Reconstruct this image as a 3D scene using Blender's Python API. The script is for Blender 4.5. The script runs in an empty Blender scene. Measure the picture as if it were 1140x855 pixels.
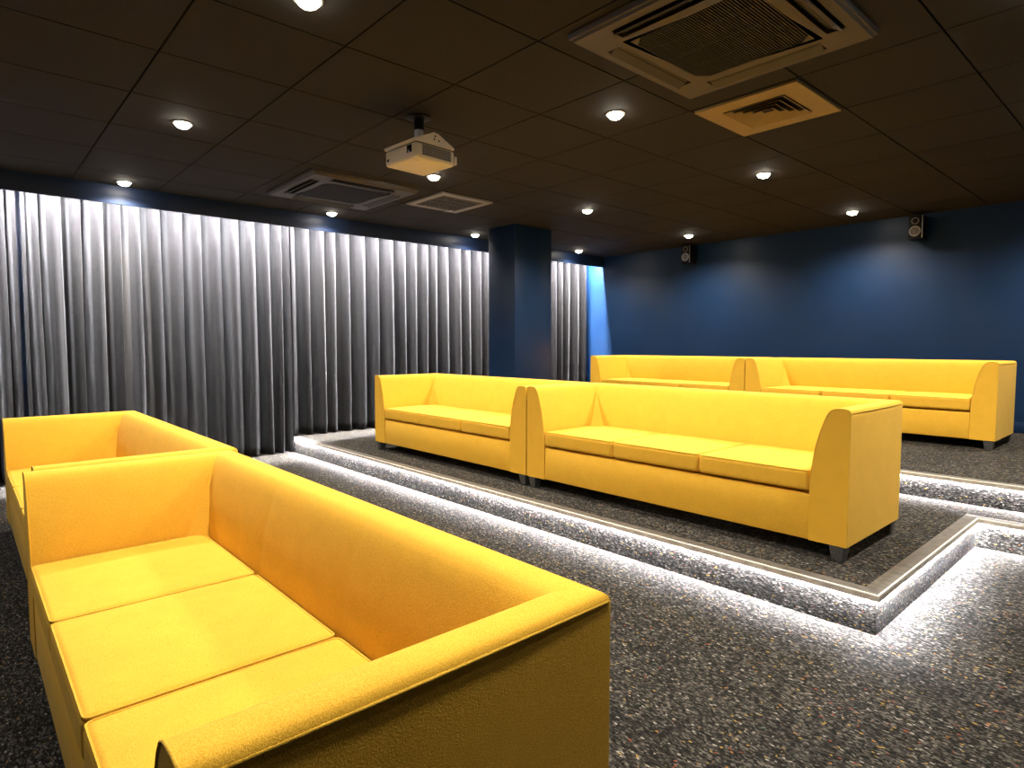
import bpy, bmesh, math, random
from math import pi, sin, cos
from mathutils import Vector, Matrix

random.seed(7)
S = bpy.context.scene
COL = S.collection

# ------------------------------------------------------------------ camera, world, exposure
cam_data = bpy.data.cameras.new('camera')
cam_data.sensor_width = 36.0
cam_data.lens = 686.25 / 1140 * 36.0
cam_data.clip_start = 0.02
cam = bpy.data.objects.new('camera', cam_data)
cam.location = (0, 0, 1.118)
cam.rotation_euler = (pi / 2 - 0.0627, 0, 2.4094 - pi / 2)
COL.objects.link(cam)
S.camera = cam

w = bpy.data.worlds.new('world')
S.world = w
w.use_nodes = True
w.node_tree.nodes['Background'].inputs[0].default_value = (0.02, 0.02, 0.025, 1)
w.node_tree.nodes['Background'].inputs[1].default_value = 0.2

S.view_settings.view_transform = 'Standard'
S.view_settings.look = 'None'
S.view_settings.gamma = 1.0
S.view_settings.use_curve_mapping = False
S.view_settings.exposure = 0.0

SPOT_W = 180.0          # every ceiling downlight
SPOT_COL = (1.0, 0.90, 0.76)
STEP_LED = 1800.0        # LED strips under the step nosings
COVE_LED = 5400.0        # LED strip in the curtain pocket

# ------------------------------------------------------------------ dimensions
CEIL = 2.433
T2, T3 = 0.159, 0.307            # platform heights
XR, YF, YB, XL = 2.2, -3.0, 7.272, -6.85
X_STEP, Y_STEP, Y_NOTCH, Y_TIER3 = -0.772, 2.577, 4.162, 4.495
FASCIA = -6.03
GX, GY, TILE = -1.975, 1.927, 0.6

# ------------------------------------------------------------------ materials
def mat(name, base=(.5, .5, .5), rough=.6, metal=0.0, spec=.5, sheen=0.0, emit=None, estr=0.0):
    m = bpy.data.materials.new(name)
    m.use_nodes = True
    b = m.node_tree.nodes['Principled BSDF']
    b.inputs['Base Color'].default_value = (*base, 1)
    b.inputs['Roughness'].default_value = rough
    b.inputs['Metallic'].default_value = metal
    b.inputs['Specular IOR Level'].default_value = spec
    b.inputs['Sheen Weight'].default_value = sheen
    if emit:
        b.inputs['Emission Color'].default_value = (*emit, 1)
        b.inputs['Emission Strength'].default_value = estr
    return m

def nodes(m):
    nt = m.node_tree
    return nt, nt.nodes['Principled BSDF'], nt.nodes.new, nt.links.new

def obj_coord(nt, scale=(1, 1, 1)):
    tc = nt.nodes.new('ShaderNodeTexCoord')
    mp = nt.nodes.new('ShaderNodeMapping')
    mp.inputs['Scale'].default_value = scale
    nt.links.new(tc.outputs['Object'], mp.inputs['Vector'])
    return mp.outputs['Vector']

def ramp(nt, fac, stops, interp='LINEAR'):
    r = nt.nodes.new('ShaderNodeValToRGB')
    r.color_ramp.interpolation = interp
    e = r.color_ramp.elements
    while len(e) < len(stops):
        e.new(0.5)
    for el, (p, c) in zip(e, stops):
        el.position = p
        el.color = (*c, 1)
    nt.links.new(fac, r.inputs['Fac'])
    return r.outputs['Color']

def noise(nt, vec, scale, detail=2, rough=.5):
    n = nt.nodes.new('ShaderNodeTexNoise')
    n.inputs['Scale'].default_value = scale
    n.inputs['Detail'].default_value = detail
    n.inputs['Roughness'].default_value = rough
    nt.links.new(vec, n.inputs['Vector'])
    return n.outputs['Fac']

def bump(nt, b, height, strength, dist):
    bp = nt.nodes.new('ShaderNodeBump')
    bp.inputs['Strength'].default_value = strength
    bp.inputs['Distance'].default_value = dist
    nt.links.new(height, bp.inputs['Height'])
    nt.links.new(bp.outputs['Normal'], b.inputs['Normal'])

def mixrgb(nt, fac, a, b, blend='MIX'):
    n = nt.nodes.new('ShaderNodeMix')
    n.data_type = 'RGBA'
    n.blend_type = blend
    for sock, v in ((n.inputs[0], fac), (n.inputs[6], a), (n.inputs[7], b)):
        if isinstance(v, (int, float)):
            sock.default_value = v
        elif isinstance(v, tuple):
            sock.default_value = (*v, 1)
        else:
            nt.links.new(v, sock)
    return n.outputs[2]

def carpet_material():
    m = mat('speckled_carpet', rough=.95, spec=.1)
    nt, b, new, link = nodes(m)
    vec = obj_coord(nt, (.5, 1, 1))
    tufts = new('ShaderNodeTexVoronoi'); tufts.inputs['Scale'].default_value = 200
    link(vec, tufts.inputs['Vector'])
    sep = new('ShaderNodeSeparateColor'); link(tufts.outputs['Color'], sep.inputs['Color'])
    base = ramp(nt, sep.outputs[0], [(0, (.006, .006, .006)), (.40, (.015, .0145, .0135)), (.75, (.046, .043, .039)), (1, (.125, .118, .107))])
    cells = new('ShaderNodeTexVoronoi'); cells.inputs['Scale'].default_value = 200
    link(obj_coord(nt, (.55, 1, 1)), cells.inputs['Vector'])
    s2 = new('ShaderNodeSeparateColor'); link(cells.outputs['Color'], s2.inputs['Color'])
    fleck = ramp(nt, s2.outputs[1], [(0, (.27, .18, .04)), (.32, (.25, .235, .21)), (.80, (.20, .05, .025)), (.88, (.25, .12, .03)), (.95, (.06, .10, .095))], 'CONSTANT')
    big = noise(nt, obj_coord(nt), 3.0, 3)
    clump = noise(nt, obj_coord(nt), 9.0, 2)
    add = new('ShaderNodeMath'); add.operation = 'MULTIPLY_ADD'
    link(clump, add.inputs[0]); add.inputs[1].default_value = .055; link(s2.outputs[0], add.inputs[2])
    is_fleck = ramp(nt, add.outputs[0], [(0, (0, 0, 0)), (.999, (1, 1, 1))], 'CONSTANT')
    ribs = noise(nt, obj_coord(nt, (26, 2.0, 26)), 2.2, 2)
    shade = ramp(nt, ribs, [(.3, (.66, .66, .66)), (.7, (1.2, 1.18, 1.14))])
    patch = ramp(nt, big, [(.35, (.85, .85, .85)), (.65, (1.12, 1.10, 1.06))])
    c = mixrgb(nt, 1.0, base, shade, 'MULTIPLY')
    c = mixrgb(nt, 1.0, c, patch, 'MULTIPLY')
    c = mixrgb(nt, is_fleck, c, fleck)
    link(c, b.inputs['Base Color'])
    bump(nt, b, tufts.outputs['Distance'], .7, .004)
    return m

def fabric_material(name, base, dark, sc=420, sheen=.08):
    m = mat(name, rough=.85, spec=.25, sheen=sheen)
    nt, b, new, link = nodes(m)
    b.inputs['Sheen Roughness'].default_value = .4
    b.inputs['Sheen Tint'].default_value = (1, .9, .5, 1)
    vec = obj_coord(nt)
    n1 = noise(nt, vec, sc, 2, .7)
    n2 = noise(nt, vec, 14, 3)
    c = ramp(nt, n1, [(.3, dark), (.62, base)])
    p = ramp(nt, n2, [(.3, (.94, .93, .9)), (.7, (1, 1, 1))])
    link(mixrgb(nt, 1.0, c, p, 'MULTIPLY'), b.inputs['Base Color'])
    bump(nt, b, n1, .45, .002)
    return m

def curtain_material():
    m = mat('charcoal_velvet', rough=.9, spec=.10, sheen=.16)
    nt, b, new, link = nodes(m)
    b.inputs['Sheen Roughness'].default_value = .35
    vec = obj_coord(nt)
    n1 = noise(nt, vec, 150, 3, .75)
    n2 = noise(nt, obj_coord(nt, (1, 1, .4)), 30, 2)
    c = ramp(nt, n1, [(.30, (.0012, .0012, .0012)), (.70, (.0115, .0106, .0103))])
    p = ramp(nt, n2, [(.3, (.8, .8, .82)), (.7, (1.1, 1.08, 1.06))])
    link(mixrgb(nt, 1.0, c, p, 'MULTIPLY'), b.inputs['Base Color'])
    bump(nt, b, n1, .5, .003)
    return m

def wall_material():
    m = mat('navy_paint', (.006, .024, .072), .42, spec=.32)
    nt, b, new, link = nodes(m)
    n = noise(nt, obj_coord(nt), 2.0, 4)
    link(ramp(nt, n, [(.3, (.0042, .0205, .062)), (.7, (.0050, .0235, .071))]), b.inputs['Base Color'])
    r = noise(nt, obj_coord(nt), 5.0, 3)
    link(ramp(nt, r, [(.3, (.38, .38, .38)), (.7, (.46, .46, .46))]), b.inputs['Roughness'])
    bump(nt, b, noise(nt, obj_coord(nt), 220, 2), .06, .002)
    return m

def tile_material():
    m = mat('dark_ceiling_tile', (.055, .05, .042), .85, spec=.2)
    nt, b, new, link = nodes(m)
    n = noise(nt, obj_coord(nt), 160, 3)
    link(ramp(nt, n, [(.3, (.024, .022, .019)), (.7, (.032, .029, .025))]), b.inputs['Base Color'])
    bump(nt, b, n, .12, .002)
    return m

def metal_material(name, base, rough, metal=1.0, sc=40):
    m = mat(name, base, rough, metal)
    nt, b, new, link = nodes(m)
    n = noise(nt, obj_coord(nt), sc, 3)
    lo, hi = tuple(c * .75 for c in base), tuple(min(1, c * 1.2) for c in base)
    link(ramp(nt, n, [(.35, lo), (.65, hi)]), b.inputs['Base Color'])
    return m

M = dict(
    carpet=carpet_material(),
    yellow=fabric_material('yellow_wool', (.86, .505, .055), (.66, .35, .013)),
    piping=fabric_material('yellow_piping', (.80, .50, .060), (.60, .33, .020)),
    curtain=curtain_material(),
    wall=wall_material(),
    tile=tile_material(),
    groove=mat('black_grid', (.004, .004, .004), .8),
    fascia=mat('navy_fascia', (.008, .024, .075), .5),
    nosing=metal_material('brushed_aluminium', (.115, .105, .09), .5, .25, 25),
    lip=metal_material('satin_lip', (.50, .47, .41), .5, .2, 25),
    nosing_edge=mat('pale_edge_strip', (.95, .92, .84), .35),
    leg=metal_material('steel_leg', (.20, .21, .22), .38, .8, 120),
    white=mat('white_plastic', (.80, .76, .66), .45),
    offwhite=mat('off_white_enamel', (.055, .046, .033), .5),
    yellowish=mat('yellowish_enamel', (.30, .215, .075), .5),  # even yellow tint for the near vent's frame and louvres
    paleframe=mat('pale_grey_enamel', (.30, .295, .285), .45),
    louvre=mat('grey_louvre', (.07, .07, .068), .5),
    black=mat('black_plastic', (.005, .005, .006), .5, spec=.2),
    blackgloss=mat('black_gloss', (.008, .008, .009), .15),
    dark=mat('dark_recess', (.004, .004, .004), .8),
    slat=mat('dark_slat', (.014, .0125, .010), .5),
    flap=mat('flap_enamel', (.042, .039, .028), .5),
    grey=mat('grey_cone', (.16, .15, .14), .5),
    silver=mat('silver_trim', (.45, .44, .42), .35, .7),
    led=mat('led_cool_white', (.8, .8, .8), .5, emit=(.93, .92, 1.0), estr=STEP_LED),
    cove=mat('led_cove_white', (.8, .8, .8), .5, emit=(.97, .95, 1.0), estr=COVE_LED),
    lamp=mat('lamp_lens', (.8, .8, .8), .5, emit=(1.0, .90, .74), estr=70),
)

# ------------------------------------------------------------------ helpers
def link_obj(name, me, parent=None):
    o = bpy.data.objects.new(name, me)
    COL.objects.link(o)
    if parent:
        o.parent = parent
    return o

def finish(name, bm, mats, parent=None, smooth=35, recalc=True):
    if recalc:
        bmesh.ops.recalc_face_normals(bm, faces=bm.faces)
    me = bpy.data.meshes.new(name)
    bm.to_mesh(me)
    bm.free()
    for m in (mats if isinstance(mats, (list, tuple)) else [mats]):
        me.materials.append(m)
    if smooth:
        for p in me.polygons:
            p.use_smooth = True
        me.set_sharp_from_angle(angle=math.radians(smooth))
    return link_obj(name, me, parent)

def thing(name, label, cat, loc=(0, 0, 0), rz=0, group=None):
    o = bpy.data.objects.new(name, None)
    o.empty_display_size = .1
    COL.objects.link(o)
    o.location = loc
    o.rotation_euler = (0, 0, rz)
    tag(o, label, cat, group)
    return o

def tag(o, label, cat, group=None):
    o['label'] = label
    o['category'] = cat
    if group:
        o['group'] = group
    return o

def struct(o):
    o['kind'] = 'structure'
    return o

def box(bm, x0, x1, y0, y1, z0, z1, mi=0):
    v = [bm.verts.new(c) for c in ((x0, y0, z0), (x1, y0, z0), (x1, y1, z0), (x0, y1, z0), (x0, y0, z1), (x1, y0, z1), (x1, y1, z1), (x0, y1, z1))]
    fs = [bm.faces.new([v[i] for i in q]) for q in ((3, 2, 1, 0), (4, 5, 6, 7), (0, 1, 5, 4), (1, 2, 6, 5), (2, 3, 7, 6), (3, 0, 4, 7))]
    for f in fs:
        f.material_index = mi
    return fs

def bbox(bm, x0, x1, y0, y1, z0, z1, r=.004, mi=0, seg=2):
    t = bmesh.new()
    box(t, x0, x1, y0, y1, z0, z1)
    bmesh.ops.bevel(t, geom=t.edges[:] , offset=r, segments=seg, affect='EDGES', profile=.5)
    merge(bm, t, mi)

def merge(bm, t, mi=0, mx=None):
    vm = {}
    for v in t.verts:
        vm[v] = bm.verts.new(mx @ v.co if mx else v.co)
    for f in t.faces:
        nf = bm.faces.new([vm[v] for v in f.verts])
        nf.material_index = mi if mi is not None else f.material_index
    t.free()

def rbox(bm, c, h, r, crown=0.0, n=6, bottom_crown=0.0, mi=0):
    """rounded box centred on c with half sizes h, edge radius r and a crowned top"""
    def ticks(a):
        q = [0, .35, .7, 1]
        lo = [-a + r * t for t in q]
        mid = [-(a - r) + 2 * (a - r) * k / n for k in range(1, n)]
        return lo + mid + [-t for t in reversed(lo)]
    tx, ty, tz = ticks(h[0]), ticks(h[1]), ticks(h[2])
    cache = {}
    def vert(p):
        key = tuple(round(a, 6) for a in p)
        if key in cache:
            return cache[key]
        q = [max(-(h[i] - r), min(h[i] - r, p[i])) for i in range(3)]
        d = Vector([p[i] - q[i] for i in range(3)])
        out = Vector(q) + (d.normalized() * r if d.length > 1e-9 else d)
        u, v = out.x / h[0], out.y / h[1]
        k = max(0, 1 - u * u) ** .6 * max(0, 1 - v * v) ** .6
        if out.z > 0:
            out.z += crown * k * out.z / h[2]
        else:
            out.z += bottom_crown * k * out.z / h[2]
        cache[key] = bm.verts.new(out + Vector(c))
        return cache[key]
    for ax in range(3):
        A, B = [(ty, tz), (tx, tz), (tx, ty)][ax]
        for s in (-h[ax], h[ax]):
            for i in range(len(A) - 1):
                for j in range(len(B) - 1):
                    pts = []
                    for (a, b) in ((A[i], B[j]), (A[i + 1], B[j]), (A[i + 1], B[j + 1]), (A[i], B[j + 1])):
                        pts.append((s, a, b) if ax == 0 else (a, s, b) if ax == 1 else (a, b, s))
                    f = bm.faces.new([vert(p) for p in pts])
                    f.material_index = mi

def tube(bm, pts, r, seg=6, closed=False, mi=0):
    pts = [Vector(p) for p in pts]
    n = len(pts)
    rings = []
    up = None
    for i, p in enumerate(pts):
        a = pts[i - 1] if (i > 0 or closed) else p
        b = pts[(i + 1) % n] if (i < n - 1 or closed) else p
        t = (b - a).normalized()
        if up is None:
            up = Vector((0, 0, 1)) if abs(t.z) < .9 else Vector((1, 0, 0))
        x = up.cross(t)
        if x.length < 1e-4:
            x = Vector((1, 0, 0)).cross(t)
        x.normalize()
        y = t.cross(x).normalized()
        up = y
        rings.append([bm.verts.new(p + (x * cos(2 * pi * k / seg) + y * sin(2 * pi * k / seg)) * r) for k in range(seg)])
    m = n if closed else n - 1
    for i in range(m):
        A, B = rings[i], rings[(i + 1) % n]
        for k in range(seg):
            f = bm.faces.new([A[k], A[(k + 1) % seg], B[(k + 1) % seg], B[k]])
            f.material_index = mi
    if not closed:
        bm.faces.new(list(reversed(rings[0]))).material_index = mi
        bm.faces.new(rings[-1]).material_index = mi

def lathe(bm, prof, seg=24, c=(0, 0, 0), axis='z', mi=0):
    """prof: list of (radius, height) pairs"""
    rings = []
    for r, z in prof:
        if r < 1e-6:
            rings.append([bm.verts.new(axis_pt(c, 0, 0, z, axis))])
        else:
            rings.append([bm.verts.new(axis_pt(c, r * cos(2 * pi * k / seg), r * sin(2 * pi * k / seg), z, axis)) for k in range(seg)])
    for A, B in zip(rings, rings[1:]):
        for k in range(seg):
            q = [A[k % len(A)], A[(k + 1) % len(A)], B[(k + 1) % len(B)], B[k % len(B)]]
            u = []
            for v in q:
                if v not in u:
                    u.append(v)
            if len(u) > 2:
                bm.faces.new(u).material_index = mi

def axis_pt(c, a, b, h, axis):
    if axis == 'z':
        return (c[0] + a, c[1] + b, c[2] + h)
    if axis == 'y':
        return (c[0] + a, c[1] + h, c[2] + b)
    return (c[0] + h, c[1] + a, c[2] + b)

def copy_tree(o, parent=None):
    c = o.copy()
    COL.objects.link(c)
    if parent:
        c.parent = parent
    for ch in list(o.children):
        copy_tree(ch, c)
    return c

# ------------------------------------------------------------------ the room
def poly_prism(bm, pts, z0, z1):
    lo = [bm.verts.new((x, y, z0)) for x, y in pts]
    hi = [bm.verts.new((x, y, z1)) for x, y in pts]
    bm.faces.new(list(reversed(lo)))
    bm.faces.new(hi)
    n = len(pts)
    for i in range(n):
        bm.faces.new([lo[i], lo[(i + 1) % n], hi[(i + 1) % n], hi[i]])

E_ = .010
bm = bmesh.new(); box(bm, XL, XR, YF, YB, -.08, 0)
struct(finish('floor', bm, M['carpet'], smooth=0))
bm = bmesh.new()
poly_prism(bm, [(XL, Y_STEP + E_), (X_STEP - E_, Y_STEP + E_), (X_STEP - E_, Y_NOTCH + E_), (XR, Y_NOTCH + E_), (XR, YB), (XL, YB)], 0, T2)
struct(finish('floor', bm, M['carpet'], smooth=0))
bm = bmesh.new(); box(bm, XL, XR, Y_TIER3 + E_, YB, T2, T3)
struct(finish('floor', bm, M['carpet'], smooth=0))

bm = bmesh.new(); box(bm, XL, XR, YB, YB + .1, 0, 2.6); struct(finish('wall_back', bm, M['wall'], smooth=0))
bm = bmesh.new(); box(bm, XL, XR, YF - .1, YF, 0, 2.6); struct(finish('wall_front', bm, M['wall'], smooth=0))
bm = bmesh.new(); box(bm, XL - .1, XL, YF, YB, 0, 2.6); struct(finish('wall_left', bm, M['wall'], smooth=0))
bm = bmesh.new(); box(bm, XR, XR + .1, YF, YB, 0, 2.6); struct(finish('wall_right', bm, M['wall'], smooth=0))
bm = bmesh.new(); bbox(bm, -5.46, -5.012, 4.55, 5.112, T3 - .01, CEIL, .004)
struct(finish('wall_column', bm, M['wall'], smooth=30))
bm = bmesh.new(); bbox(bm, FASCIA + .12, XR, YB - .014, YB, T3, T3 + .10, .004)
struct(finish('baseboard_back', bm, M['wall'], smooth=30))

# suspended ceiling: tiles hung in a black grid
bm = bmesh.new()
box(bm, XL, XR, YF, YB, CEIL + .02, CEIL + .08, 1)
g = .0045
i0, i1 = math.floor((FASCIA - GX) / TILE), math.ceil((XR - GX) / TILE)
j0, j1 = math.floor((YF - GY) / TILE), math.ceil((YB - GY) / TILE)
for i in range(i0, i1):
    for j in range(j0, j1):
        x0, x1 = max(FASCIA + .001, GX + i * TILE + g), min(XR, GX + (i + 1) * TILE - g)
        y0, y1 = max(YF, GY + j * TILE + g), min(YB, GY + (j + 1) * TILE - g)
        if x1 - x0 < .02 or y1 - y0 < .02:
            continue
        t = bmesh.new(); box(t, x0, x1, y0, y1, CEIL, CEIL + .0195)
        merge(bm, t, 0)
struct(finish('ceiling', bm, [M['tile'], M['groove']], smooth=0))

# fascia of the curtain pocket, with its hidden LED strip
bm = bmesh.new(); bbox(bm, FASCIA - .024, FASCIA, YF, YB, 2.283, CEIL + .0195, .002)
fascia = struct(finish('trim_1', bm, M['fascia'], smooth=30))
bm = bmesh.new(); box(bm, FASCIA - .043, FASCIA - .028, YF + .02, YB - .01, 2.395, 2.402)
led = finish('led_strip', bm, M['cove'], fascia, smooth=0)
led['label'] = 'white LED strip inside the curtain pocket'

# aluminium nosings with LED strips under their lips
def nosing(name, runs):
    """runs: rectangles of top plate, lip and edge strip"""
    bm = bmesh.new()
    for a in runs['plate']:
        bbox(bm, *a, .001)
    o = struct(finish(name, bm, M['nosing'], smooth=30))
    bm = bmesh.new()
    for a in runs['edge']:
        bbox(bm, *a, .0015)
    e = finish('edge_strip', bm, M['nosing_edge'], o, smooth=30)
    e['label'] = 'pale bright edge strip'
    bm = bmesh.new()
    for a in runs['lip']:
        bbox(bm, *a, .0008)
    finish('front_lip', bm, M['lip'], o, smooth=30)
    bm = bmesh.new()
    for a in runs['led']:
        box(bm, *a)
    e = finish('led_strip', bm, M['led'], o, smooth=0)
    e['label'] = 'white LED strip under the lip'
    return o

zt, zl = T2 + .003, T2 - .022
xs, ys, yn = X_STEP, Y_STEP, Y_NOTCH
xe = -6.29
P, ED, LT = .068, .008, .0024
nosing('trim_2', dict(
    plate=[(xe, xs - ED, ys + ED, ys + P, T2 - .003, zt), (xs - P, xs - ED, ys + P, yn + ED, T2 - .003, zt), (xs - P, XR, yn + ED, yn + P, T2 - .003, zt)],
    edge=[(xe, xs, ys, ys + ED, T2 - .0015, zt + .001), (xs - ED, xs, ys + ED, yn, T2 - .0015, zt + .001), (xs - ED, XR, yn, yn + ED, T2 - .0015, zt + .001)],
    lip=[(xe, xs, ys, ys + LT, zl, T2 - .0015), (xs - LT, xs, ys + LT, yn, zl, T2 - .0015), (xs - LT, XR, yn, yn + LT, zl, T2 - .0015)],
    led=[(xe, xs - .004, ys + .0032, ys + .0092, zl + .0025, zl + .005), (xs - .0092, xs - .0032, ys + .0092, yn + .0032, zl + .0025, zl + .005), (xs - .0092, XR - .01, yn + .0032, yn + .0092, zl + .0025, zl + .005)]))
zt3, zl3 = T3 + .003, T3 - .022
y3 = Y_TIER3
nosing('trim_3', dict(
    plate=[(xe, XR, y3 + ED, y3 + P, T3 - .003, zt3)],
    edge=[(xe, XR, y3, y3 + ED, T3 - .0015, zt3 + .001)],
    lip=[(xe, XR, y3, y3 + LT, zl3, T3 - .0015)],
    led=[(xe, XR - .01, y3 + .0032, y3 + .0092, zl3 + .0025, zl3 + .005)]))

# ------------------------------------------------------------------ sofas
SL, SD, SH, LEG = 2.034, .695, .682, .072
# profile of arm and back: (distance in from the outer face, height)
PROF = [(.0, LEG), (.0, .30), (.0, .50), (.0, .640), (.0, .664), (.003, .673), (.010, .679), (.026, .682), (.048, .682), (.068, .6795), (.084, .671),
        (.097, .653), (.109, .625), (.122, .585), (.135, .540), (.146, .490), (.155, .435), (.161, .375), (.165, .32), (.165, .285), (.165, LEG)]

def make_sofa():
    root = thing('sofa', '', 'sofa')
    # base between the arms
    bm = bmesh.new()
    bbox(bm, .1655, SL - .1655, .003, SD - .06, LEG, .282, .008)
    finish('base', bm, M['yellow'], root)
    # arms
    for side in (0, 1):
        def X(u):
            return u if side == 0 else SL - u
        bm = bmesh.new()
        ny = 10
        rings = []
        for k in range(ny + 1):
            ring = []
            for u, z in PROF:
                yend = SD - u
                y = yend * k / ny
                swell = .0025 * sin(pi * k / ny) * sin(pi * min(1, max(0, (z - LEG) / (SH - LEG))))
                ring.append(bm.verts.new((X(u - (swell if u < .001 else -swell if u > .1 else 0)), y, z)))
            rings.append(ring)
        for A, B in zip(rings, rings[1:]):
            for i in range(len(PROF) - 1):
                bm.faces.new([A[i], A[i + 1], B[i + 1], B[i]])
            bm.faces.new([A[-1], A[0], B[0], B[-1]])
        bm.faces.new(rings[0])
        arm = finish('arm', bm, M['yellow'], root, smooth=50)
        # piping round the outer panel and the front panel
        bm = bmesh.new()
        r = .0028
        tube(bm, [(X(.0015), SD - .004, .663), (X(.0), SD * .66, .663), (X(.0), SD * .33, .663), (X(.0015), .0, .663)], r)
        tube(bm, [(X(.001), .001, .662), (X(.0005), .0005, .45), (X(0), 0, LEG + .004)], r * .8)
        tube(bm, [(X(u), .0, z) for u, z in PROF[4:-2]], r * .8)
        finish('piping', bm, M['piping'], arm, smooth=60)
    # backrest, mitred into the arms, with two upright seams
    bm = bmesh.new()
    inner0, inner1 = .165, SL - .165
    seams = [inner0 + (inner1 - inner0) / 3, inner0 + 2 * (inner1 - inner0) / 3]
    ts = [0]
    xsn = [inner0 + .02]
    for s in seams:
        xsn += [s - .10, s - .04, s - .012, s, s + .012, s + .04, s + .10]
    xsn.append(inner1 - .02)
    rows = []
    for u, z in PROF:
        row = [bm.verts.new((u, SD - u, z))]
        for x in xsn:
            d = min(abs(x - s) for s in seams)
            dip = .003 * math.exp(-(d / .018) ** 2) if (u > .03 and z > .33) else 0
            puff = 0
            row.append(bm.verts.new((x, SD - u + dip - puff, z - (dip * .35 if u < .1 else 0))))
        row.append(bm.verts.new((SL - u, SD - u, z)))
        rows.append(row)
    for A, B in zip(rows, rows[1:]):
        for i in range(len(A) - 1):
            bm.faces.new([A[i], A[i + 1], B[i + 1], B[i]])
    A, B = rows[-1], rows[0]
    for i in range(len(A) - 1):
        bm.faces.new([A[i], A[i + 1], B[i + 1], B[i]])
    # folded gussets in the inner corners
    for side in (0, 1):
        def X(u):
            return u if side == 0 else SL - u
        top = bm.verts.new((X(.128), SD - .128, .612))
        a = bm.verts.new((X(.160), SD - .235, .37))
        b = bm.verts.new((X(.235), SD - .160, .37))
        c = bm.verts.new((X(.155), SD - .155, .37))
        for f in ((top, a, b), (top, b, c), (top, c, a), (a, c, b)):
            bm.faces.new(f)
    finish('backrest', bm, M['yellow'], root, smooth=40)
    # three seat cushions with piped edges
    cw = (SL - .33) / 3
    for k in range(3):
        bm = bmesh.new()
        hx, hy, hz = cw / 2 - .0025, .268, .049
        cx, cy, cz = .165 + cw * (k + .5), -.004 + hy, .294 + hz
        rbox(bm, (cx, cy, cz), (hx, hy, hz), .020, crown=.010, n=8)
        cu = finish('seat_cushion', bm, M['yellow'], root, smooth=60)
        bm = bmesh.new()
        zt_, q, rr = cz + hz - .004, .0045, .02
        pts = []
        for (sx, sy, a0) in ((1, 1, 0), (-1, 1, 90), (-1, -1, 180), (1, -1, 270)):
            for a in (0, 30, 60, 90):
                an = math.radians(a0 + a)
                pts.append((cx + sx * (hx - rr) + (rr - q) * cos(an), cy + sy * (hy - rr) + (rr - q) * sin(an), zt_))
        tube(bm, pts, .0032, 6, True)
        finish('piping', bm, M['piping'], cu, smooth=60)
    # feet
    for sx in (0, 1):
        for sy in (0, 1):
            bm = bmesh.new()
            cx = .043 if sx == 0 else SL - .043
            cy = .037 if sy == 0 else SD - .037
            t, b_ = .034, .024
            v = [bm.verts.new((cx + a * b_, cy + c * b_, 0)) for a, c in ((-1, -1), (1, -1), (1, 1), (-1, 1))]
            v += [bm.verts.new((cx + a * t, cy + c * t, LEG + .001)) for a, c in ((-1, -1), (1, -1), (1, 1), (-1, 1))]
            for q in ((3, 2, 1, 0), (4, 5, 6, 7), (0, 1, 5, 4), (1, 2, 6, 5), (2, 3, 7, 6), (3, 0, 4, 7)):
                bm.faces.new([v[i] for i in q])
            bmesh.ops.bevel(bm, geom=bm.edges[:], offset=.003, segments=2, affect='EDGES')
            finish('leg', bm, M['leg'], root, smooth=40)
    return root

sofa0 = make_sofa()
SOFAS = [
    (-.68, .152, 0, 0.0, 'yellow three-seat sofa in the foreground, its dark end panel nearest the camera'),
    (-.68 - SL - .03, .185, 0, 0.0, 'yellow three-seat sofa at far left of the front row, beside the curtains'),
    (-.989, 2.855, T2, 0.0, 'yellow three-seat sofa on the lower platform, nearest the step corner'),
    (-.989 - SL - .012, 2.855, T2, 0.0, 'yellow three-seat sofa on the lower platform, at the curtain end before the column'),
    (-1.015, 5.908, T3, 0.0, 'yellow three-seat sofa on the top platform, at the right end by the blue wall'),
    (-1.015 - SL - .012, 5.908, T3, 0.0, 'yellow three-seat sofa on the top platform, at the left end past the column'),
]
for k, (xr, y, z, rz, label) in enumerate(SOFAS):
    o = sofa0 if k == 0 else copy_tree(sofa0)
    o.location = (xr - SL, y, z)
    o.rotation_euler = (0, 0, rz)
    tag(o, label, 'sofa', 'yellow sofas in rows')

# ------------------------------------------------------------------ curtains
def floor_at(y):
    return 0.0 if y < Y_STEP else T2 if y < Y_TIER3 - .01 else T3

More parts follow.
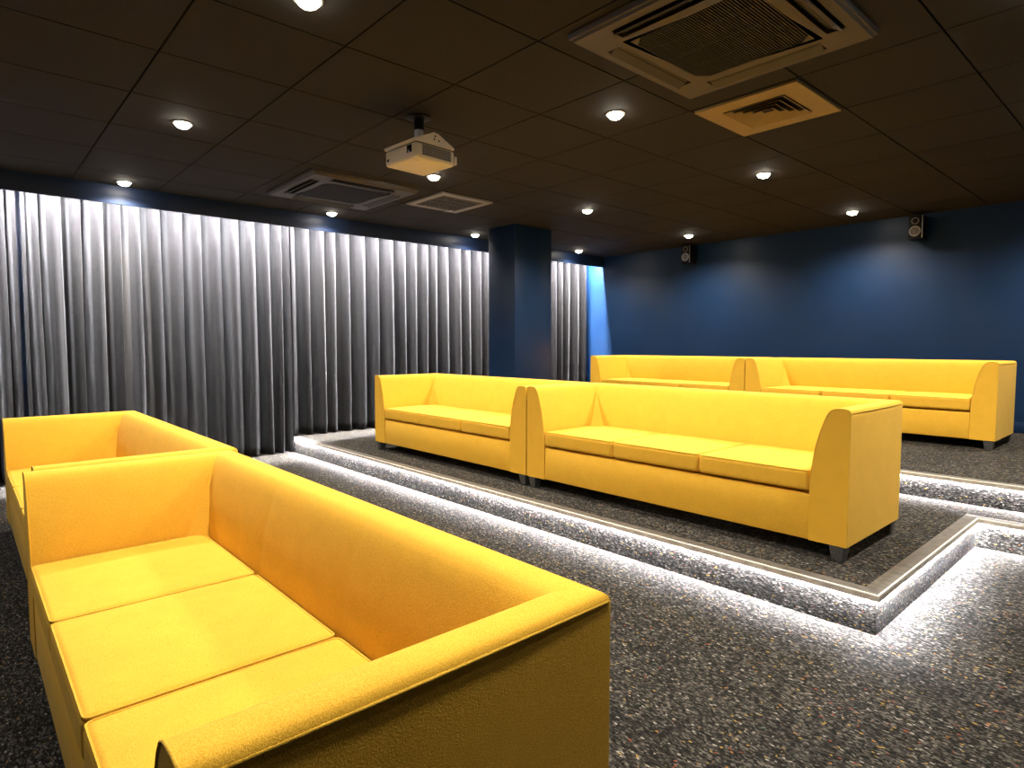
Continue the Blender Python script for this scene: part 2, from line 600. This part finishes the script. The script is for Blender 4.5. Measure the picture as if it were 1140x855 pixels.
def curtain(label, ridges, xc, amp, seed, y0, y1, z_override=None, soft=()):
    """ridges: where the folds stand out along the wall; between them the cloth tucks back into narrow valleys,
    shallow ones at the indices listed in soft"""
    rnd = random.Random(seed)
    bm = bmesh.new()
    ztop = 2.425
    per = 30
    n = len(ridges)
    ph = [(rnd.uniform(0, 6.28), rnd.uniform(.85, 1.15), rnd.uniform(-.025, .025)) for _ in ridges]
    dep = [(.28 if i in soft else rnd.uniform(.85, 1.1)) for i in range(n)]
    pos = [rnd.uniform(.46, .60) for _ in range(n)]
    samples = [(i, k / per) for i in range(n - 1) for k in range(per)] + [(n - 2, 1.0)]
    nz = 26
    cols = []
    for (i, t) in samples:
        a, b = ridges[i], ridges[i + 1]
        wd = b - a
        pa, pb = ph[i], ph[i + 1]
        e = t * t * (3 - 2 * t)
        col = []
        for j in range(nz + 1):
            h = j / nz                       # 0 bottom, 1 top
            c = pos[i] + .03 * sin(2.6 * h + pa[0])
            wdt = .175 - .01 * h
            valley = math.exp(-(abs(t - c) / wdt) ** 6)
            A = amp * dep[i] * (1.0 - .35 * h ** 5) * (1.0 + .10 * (1 - h) ** 3)
            bulge = .30 * amp * cos(2 * pi * t) + pa[2] * (1 - e) + pb[2] * e
            x = xc + bulge + amp * .6 - 3.0 * A * valley
            sway = (.012 * sin(2.2 * (1 - h) + pa[0]) * (1 - e) + .012 * sin(2.2 * (1 - h) + pb[0]) * e) * (1 - h)
            # cloth folds over the mouth of the valley
            y = a + wd * t + sway
            y = min(y1, max(y0, y))
            zf = (z_override if z_override is not None else floor_at(y)) + .006
            if j == 0:
                x += .008 * sin(i * 2.1)
            col.append(bm.verts.new((x, y, zf + (ztop - zf) * h)))
        cols.append(col)
    for A, B in zip(cols, cols[1:]):
        for j in range(nz):
            bm.faces.new([A[j], B[j], B[j + 1], A[j + 1]])
    o = finish('curtain', bm, M['curtain'], smooth=80, recalc=False)
    sm = o.modifiers.new('thickness', 'SOLIDIFY'); sm.thickness = .004; sm.offset = 0
    tag(o, label, 'curtain', 'dark velvet curtains along the left wall')
    return o

curtain('charcoal pleated curtain cut off by the left edge of the photo', [-1.0, -.8, -.62, -.45, -.28, -.12, .03, .16, .28, .385], -6.355, .095, 3, -1.0, .395)
curtain('wide charcoal pleated curtain behind the front row of sofas', [.415, .49, .61, .77, .92, 1.07, 1.20, 1.36, 1.53, 1.70, 1.86, 2.02, 2.18, 2.34, 2.48, 2.565], -6.355, .102, 5, .405, 2.572, None, (2, 4, 14))
curtain('charcoal pleated curtain on the lower platform, left of the column', [2.60, 2.77, 2.93, 3.06, 3.23, 3.41, 3.59, 3.76, 3.95, 4.10, 4.26, 4.42, 4.57, 4.76, 4.92, 5.10, 5.23, 5.42, 5.6], -6.385, .098, 8, 2.60, 5.66, None, (2,))
curtain('short charcoal pleated curtain in the far corner, right of the column', [5.72, 5.88, 6.04, 6.19, 6.34, 6.49, 6.64, 6.80, 6.97, 7.14], -6.36, .085, 12, 5.68, 7.17, T3)

# ------------------------------------------------------------------ ceiling downlights
def make_downlight():
    root = thing('downlight', '', 'ceiling light', (0, 0, CEIL))
    bm = bmesh.new()
    lathe(bm, [(.044, -.004), (.046, -.007), (.054, -.007), (.058, -.003), (.058, 0), (.044, 0), (.044, -.004)], 28)
    finish('trim_ring', bm, M['silver'], root, smooth=40)
    bm = bmesh.new()
    lathe(bm, [(.044, -.001), (.044, -.006), (.040, -.016), (.030, -.025), (.016, -.030), (0, -.032)], 28)
    finish('lamp_lens', bm, M['lamp'], root, smooth=60)
    ld = bpy.data.lights.new('downlight_beam', 'SPOT')
    ld.energy = SPOT_W
    ld.color = SPOT_COL
    ld.spot_size = math.radians(154)
    ld.spot_blend = 1.0
    ld.shadow_soft_size = .035
    lo = bpy.data.objects.new('lamp_beam', ld)
    COL.objects.link(lo)
    lo.parent = root
    lo.location = (0, 0, -.055)
    return root

dl0 = make_downlight()
LIGHTS = [
    (-2.33, 1.05, 'ceiling downlight at the top edge of the photo, above the foreground sofa'),
    (-4.09, 1.05, 'ceiling downlight at upper left, between the photo edge and the projector'),
    (-5.86, 1.06, 'leftmost ceiling downlight, close to the curtain fascia'),
    (-5.83, 2.83, 'ceiling downlight by the fascia, in front of the far air conditioner'),
    (-5.82, 4.64, 'ceiling downlight by the fascia, just left of the column'),
    (-5.83, 6.49, 'ceiling downlight in the far corner, right of the column above the short curtain'),
    (-4.05, 2.82, 'ceiling downlight just below the white projector'),
    (-4.05, 4.63, 'ceiling downlight above and right of the column'),
    (-4.15, 6.58, 'ceiling downlight above the left wall speaker'),
    (-2.35, 6.63, 'ceiling downlight left of the right wall speaker'),
    (-2.30, 4.67, 'ceiling downlight behind the yellowed square vent'),
    (-2.28, 2.84, 'ceiling downlight to the left of the near air conditioner'),
    (-.575, 1.05, 'ceiling downlight out of the frame, over the end of the foreground sofa'),
    (-.42, 3.0, 'ceiling downlight at the top right corner of the photo'),
    (-2.33, -.74, 'added dim fill lamp out of the frame, in front of the foreground sofa'),
    (-4.09, -.74, 'added dim fill lamp out of the frame, in front of the far left sofa'),
    (1.20, 4.67, 'added fill lamp out of the frame, above the aisle beside the right wall'),  # added to brighten the right-hand sofa end panels
    (-.54, 4.67, 'ceiling downlight out of the frame, right of the step corner'),
    (-.55, 6.60, 'ceiling downlight out of the frame, over the right end of the top row'),
]
for k, (x, y, label) in enumerate(LIGHTS):
    o = dl0 if k == 0 else copy_tree(dl0)
    o.location = (x, y, CEIL)
    tag(o, label, 'ceiling light', 'ceiling downlights')
    if y < 0:                        # weak fill lamps, added to light the fronts of the front-row sofas
        for ch in o.children:
            if ch.type == 'LIGHT':
                ch.data = ch.data.copy()
                ch.data.energy = SPOT_W * .38

# ------------------------------------------------------------------ cassette air conditioners
def make_cassette(panel_mat, flap_mat):
    root = thing('air_conditioner', '', 'air conditioner', (0, 0, CEIL))
    zb = -.036
    a, b, c, d, e = .462, .448, .405, .325, .275      # rim, face, slot out, slot in, slot half length
    bm = bmesh.new()
    L = [-b, -c, -d, -e, e, d, c, b]
    for i in range(7):
        for j in range(7):
            x0, x1, y0, y1 = L[i], L[i + 1], L[j], L[j + 1]
            mx, my = abs(x0 + x1) / 2, abs(y0 + y1) / 2
            if d < mx < c and my < e or d < my < c and mx < e:
                continue
            if mx < e and my < e:
                continue
            bm.faces.new([bm.verts.new(p) for p in ((x0, y0, zb), (x1, y0, zb), (x1, y1, zb), (x0, y1, zb))])
    k = .052
    for sx in (-1, 1):
        for sy in (-1, 1):
            bm.faces.new([bm.verts.new(p) for p in ((sx * e, sy * e, zb), (sx * (e - k), sy * e, zb), (sx * e, sy * (e - k), zb))])
    # rim rising to the ceiling in two steps
    R = [(b, zb), (b + .006, zb + .010), (a, zb + .012), (a + .004, -.012), (a + .004, -.002)]
    for (r0, z0), (r1, z1) in zip(R, R[1:]):
        q0 = [(-r0, -r0), (r0, -r0), (r0, r0), (-r0, r0)]
        q1 = [(-r1, -r1), (r1, -r1), (r1, r1), (-r1, r1)]
        for s in range(4):
            t = (s + 1) % 4
            bm.faces.new([bm.verts.new(p) for p in ((*q0[s], z0), (*q0[t], z0), (*q1[t], z1), (*q1[s], z1))])
    bmesh.ops.remove_doubles(bm, verts=bm.verts, dist=.0005)
    panel = finish('panel', bm, panel_mat, root, smooth=25)
    # dark slots
    bm = bmesh.new()
    for s in range(4):
        t = bmesh.new()
        box(t, d + .002, c - .002, -e + .002, e - .002, -.003, -.001)
        merge(bm, t, 0, Matrix.Rotation(s * pi / 2, 4, 'Z'))
        for off in (-.012,):
            t = bmesh.new(); box(t, d + .03, d + .034, -e + .01, e - .01, zb + .006, -.004); merge(bm, t, 0, Matrix.Rotation(s * pi / 2, 4, 'Z'))
    finish('air_slot', bm, M['dark'], panel, smooth=0)
    # four flaps, upper edge inwards, lower edge outwards
    for s in range(4):
        bm = bmesh.new()
        t = bmesh.new()
        prof = [(d + .004, -.014), (d + .030, -.024), (d + .056, -.0365), (d + .070, -.046), (d + .070, -.049), (d + .054, -.0405), (d + .029, -.028), (d + .003, -.018)]
        A = [t.verts.new((x, -e + .006, z)) for x, z in prof]
        B = [t.verts.new((x, e - .006, z)) for x, z in prof]
        for i in range(len(prof)):
            q = (i + 1) % len(prof)
            t.faces.new([A[i], A[q], B[q], B[i]])
        t.faces.new(list(reversed(A))); t.faces.new(B)
        merge(bm, t, 0, Matrix.Rotation(s * pi / 2, 4, 'Z'))
        finish('flap', bm, flap_mat, root, smooth=40)
    # intake grille: octagonal field of fine slats over a dark filter
    bm = bmesh.new()
    def half(y):
        return e - max(0, abs(y) - (e - k))
    oc = [(e, e - k), (e - k, e), (-e + k, e), (-e, e - k), (-e, -e + k), (-e + k, -e), (e - k, -e), (e, -e + k)]
    bm.faces.new([bm.verts.new((x, y, zb + .012)) for x, y in oc]).material_index = 1
    nsl = 44
    for i in range(nsl):
        y = -e + 2 * e * (i + .5) / nsl
        hw = half(y)
        box(bm, y - .002, y + .002, -hw, hw, zb + .001, zb + .008, 0)
    for x in (-.14, 0, .14):
        box(bm, -e + k, e - k, x - .002, x + .002, zb + .004, zb + .0115, 0)
    finish('grille', bm, [M['slat'], M['dark']], root, smooth=0)
    return root

ac = make_cassette(M['offwhite'], M['flap'])
ac.location = (-1.40, 2.445, CEIL)
ac.scale = (.965, 1.0, 1)
tag(ac, 'large square ceiling air conditioner at top right, nearest the camera', 'air conditioner', 'ceiling cassette air conditioners')
ac2 = copy_tree(ac)
ac2.location = (-4.92, 2.49, CEIL)
ac2.scale = (.99, 1.0, 1)
tag(ac2, 'far square ceiling air conditioner, between the projector and the curtains', 'air conditioner', 'ceiling cassette air conditioners')

# ------------------------------------------------------------------ square vents
v = thing('air_vent', 'yellowed square ceiling vent with nested louvres, beside the near air conditioner', 'vent', (GX + .3, GY + 1.5, CEIL))
bm = bmesh.new()
zb, o_, i_ = -.014, .285, .175
for (x0, x1, y0, y1) in ((-o_, o_, -o_, -i_), (-o_, o_, i_, o_), (-o_, -i_, -i_, i_), (i_, o_, -i_, i_)):
    box(bm, x0, x1, y0, y1, zb, -.002)
bmesh.ops.remove_doubles(bm, verts=bm.verts, dist=.0004)
finish('frame', bm, M['yellowish'], v, smooth=0)
bm = bmesh.new(); box(bm, -i_, i_, -i_, i_, -.003, -.0015)
finish('duct_opening', bm, M['dark'], v, smooth=0)
for k in range(4):
    r1 = i_ - .004 - k * .038
    r0 = r1 - .026
    bm = bmesh.new()
    for s in range(4):
        t = bmesh.new()
        q = [(r1, zb - .007), (r0, -.004), (r0, -.002), (r1, zb - .005)]
        A = [t.verts.new((x, -x, z)) for x, z in q]
        B = [t.verts.new((x, x, z)) for x, z in q]
        for i in range(4):
            j = (i + 1) % 4
            t.faces.new([A[i], A[j], B[j], B[i]])
        merge(bm, t, 0, Matrix.Rotation(s * pi / 2, 4, 'Z'))
    bmesh.ops.remove_doubles(bm, verts=bm.verts, dist=.0004)
    finish('louvre', bm, M['yellowish'], v, smooth=0)

v = thing('air_vent', 'pale framed square ceiling grille below the projector', 'vent', (GX - 2.7, GY + 1.5, CEIL))
bm = bmesh.new()
o_, i_ = .285, .225
for (x0, x1, y0, y1) in ((-o_, o_, -o_, -i_), (-o_, o_, i_, o_), (-o_, -i_, -i_, i_), (i_, o_, -i_, i_)):
    box(bm, x0, x1, y0, y1, -.016, -.002)
bmesh.ops.remove_doubles(bm, verts=bm.verts, dist=.0004)
finish('frame', bm, M['paleframe'], v, smooth=0)
bm = bmesh.new(); box(bm, -i_, i_, -i_, i_, -.003, -.0015)
finish('duct_opening', bm, M['dark'], v, smooth=0)
for k in range(9):
    yy = -i_ + 2 * i_ * (k + .5) / 9
    bm = bmesh.new()
    q = [(yy - .014, -.004), (yy + .010, -.015), (yy + .012, -.013), (yy - .011, -.003)]
    A = [bm.verts.new((-i_, y, z)) for y, z in q]
    B = [bm.verts.new((i_, y, z)) for y, z in q]
    for i in range(4):
        j = (i + 1) % 4
        bm.faces.new([A[i], A[j], B[j], B[i]])
    bm.faces.new(A); bm.faces.new(list(reversed(B)))
    finish('louvre', bm, M['louvre'], v, smooth=0)
bm = bmesh.new()
for x in (-.11, 0, .11):
    box(bm, x - .003, x + .003, -i_, i_, -.0155, -.006)
finish('cross_bar', bm, M['louvre'], v, smooth=0)

# ------------------------------------------------------------------ projector
pr = thing('projector', 'white projector hanging from the ceiling on a short pole', 'projector', (-3.075, 2.045, CEIL), math.radians(3.5))
z0, z1 = 2.150 - CEIL, 2.238 - CEIL
hx, hy = .148, .140
bm = bmesh.new()
bbox(bm, -hx, hx, -hy, hy, z0, z1, .016, seg=3)
body = finish('body', bm, M['white'], pr, smooth=45)
bm = bmesh.new()       # gabled mounting cover over the body
t0 = z1 + .004
prof = [(-hy - .004, t0), (hy - .004, t0), (hy - .004, t0 + .012), (.022, t0 + .066), (-.012, t0 + .070), (-.05, t0 + .052), (-hy - .004, t0 + .014)]
A = [bm.verts.new((-hx - .002, y, z)) for y, z in prof]
B = [bm.verts.new((hx + .002, y, z)) for y, z in prof]
for i in range(len(prof)):
    j = (i + 1) % len(prof)
    bm.faces.new([A[i], A[j], B[j], B[i]])
bm.faces.new(A); bm.faces.new(list(reversed(B)))
bmesh.ops.bevel(bm, geom=bm.edges[:], offset=.003, segments=2, affect='EDGES')
cover = finish('mount_cover', bm, M['white'], pr, smooth=40)
bm = bmesh.new()
for y, z in ((-.005, t0 + .048), (-.012, t0 + .030), (.022, t0 + .028)):
    lathe(bm, [(0, .0008), (.0055, .0008), (.0055, -.003), (0, -.003)], 12, (hx + .0022, y, z), 'x')
finish('screw_hole', bm, M['black'], cover, smooth=0)
bm = bmesh.new(); box(bm, -hx + .012, hx - .012, -hy + .012, hy - .012, z1 - .001, t0 + .001)
finish('shadow_gap', bm, M['black'], pr, smooth=0)
bm = bmesh.new(); bbox(bm, .068, .112, -hy - .004, -hy + .004, z0 + .036, z0 + .077, .003)
lens = finish('lens', bm, M['blackgloss'], pr, smooth=40)
lens['label'] = 'square black lens window'
bm = bmesh.new(); bbox(bm, -.125, -.108, -hy - .0015, -hy + .003, z0 + .024, z0 + .040, .001)
finish('sensor_window', bm, M['black'], pr, smooth=40)
bm = bmesh.new()
box(bm, hx - .003, hx + .0008, -.095, .108, z0 + .022, z0 + .078, 1)
for k in range(22):
    y = -.093 + .199 * k / 21
    box(bm, hx - .002, hx + .0035, y - .002, y + .002, z0 + .022, z0 + .078, 0)
for k in range(3):
    z = z0 + .036 + .014 * k
    box(bm, hx - .002, hx + .003, -.095, .108, z - .0015, z + .0015, 0)
vent = finish('vent_grille', bm, [M['paleframe'], M['slat']], pr, smooth=0)
bm = bmesh.new(); bbox(bm, hx - .02, hx + .002, hy - .002, hy + .014, z0 + .014, z0 + .06, .003)
finish('cable_connector', bm, M['white'], pr, smooth=40)
for (x, y) in ((.10, -.10), (.10, .10), (-.10, 0)):
    bm = bmesh.new()
    lathe(bm, [(0, -.004), (.010, -.004), (.013, -.002), (.014, .002)], 18, (x, y, z0))
    finish('adjusting_foot', bm, M['white'], pr, smooth=40)
bm = bmesh.new()
lathe(bm, [(.0, -.075), (.026, -.075), (.026, -.118), (.026, t0 + .056), (0, t0 + .056)], 24, (0, -.005, 0))
pole = finish('mount_collar', bm, M['white'], pr, smooth=40)
bm = bmesh.new()
lathe(bm, [(.0, 0), (.07, 0), (.07, -.008), (.03, -.012), (.028, -.076), (0, -.076)], 24, (0, -.005, 0))
finish('mount_pole', bm, M['black'], pr, smooth=40)

# ------------------------------------------------------------------ wall speakers
def make_speaker():
    root = thing('wall_speaker', '', 'speaker')
    hx, hz, d = .062, .115, .17
    bm = bmesh.new(); bbox(bm, -hx, hx, 0, d, -hz, hz, .006, seg=2)
    cab = finish('cabinet', bm, M['black'], root, smooth=40)
    bm = bmesh.new(); bbox(bm, hx - .006, hx + .001, -.002, .004, -hz + .006, hz - .006, .0015)
    finish('side_trim', bm, M['silver'], root, smooth=40)
    for nm, z, r in (('tweeter', .062, .034), ('woofer', -.038, .050)):
        bm = bmesh.new()
        lathe(bm, [(r, .0), (r, -.006), (r - .004, -.008), (r - .009, -.006), (r - .010, .0)], 32, (-.002, 0, z), 'y', 0)
        f = finish(nm, bm, M['silver'] if nm == 'woofer' else M['grey'], root, smooth=50)
        bm = bmesh.new()
        lathe(bm, [(r - .009, -.001), (r - .012, -.005), (r * .38, -.0015), (r * .34, -.004), (r * .2, -.009), (0, -.010)], 32, (-.002, 0, z), 'y', 0)
        finish('cone', bm, M['grey'] if nm == 'woofer' else M['black'], f, smooth=50)
    bm = bmesh.new()
    tube(bm, [(0, d - .01, 0), (0, d + .03, 0), (0, d + .045, 0)], .014, 12)
    bbox(bm, -.035, .035, d + .045, d + .053, -.05, .05, .002)
    finish('wall_bracket', bm, M['black'], root, smooth=40)
    return root

sp = make_speaker()
sp.location = (-1.918, YB - .223, 2.276)
tag(sp, 'small black two-way speaker high on the blue wall, the right one', 'speaker', 'wall speakers')
sp2 = copy_tree(sp)
sp2.location = (-4.49, YB - .223, 2.296)
tag(sp2, 'small black two-way speaker high on the blue wall, the left one above the top row', 'speaker', 'wall speakers')
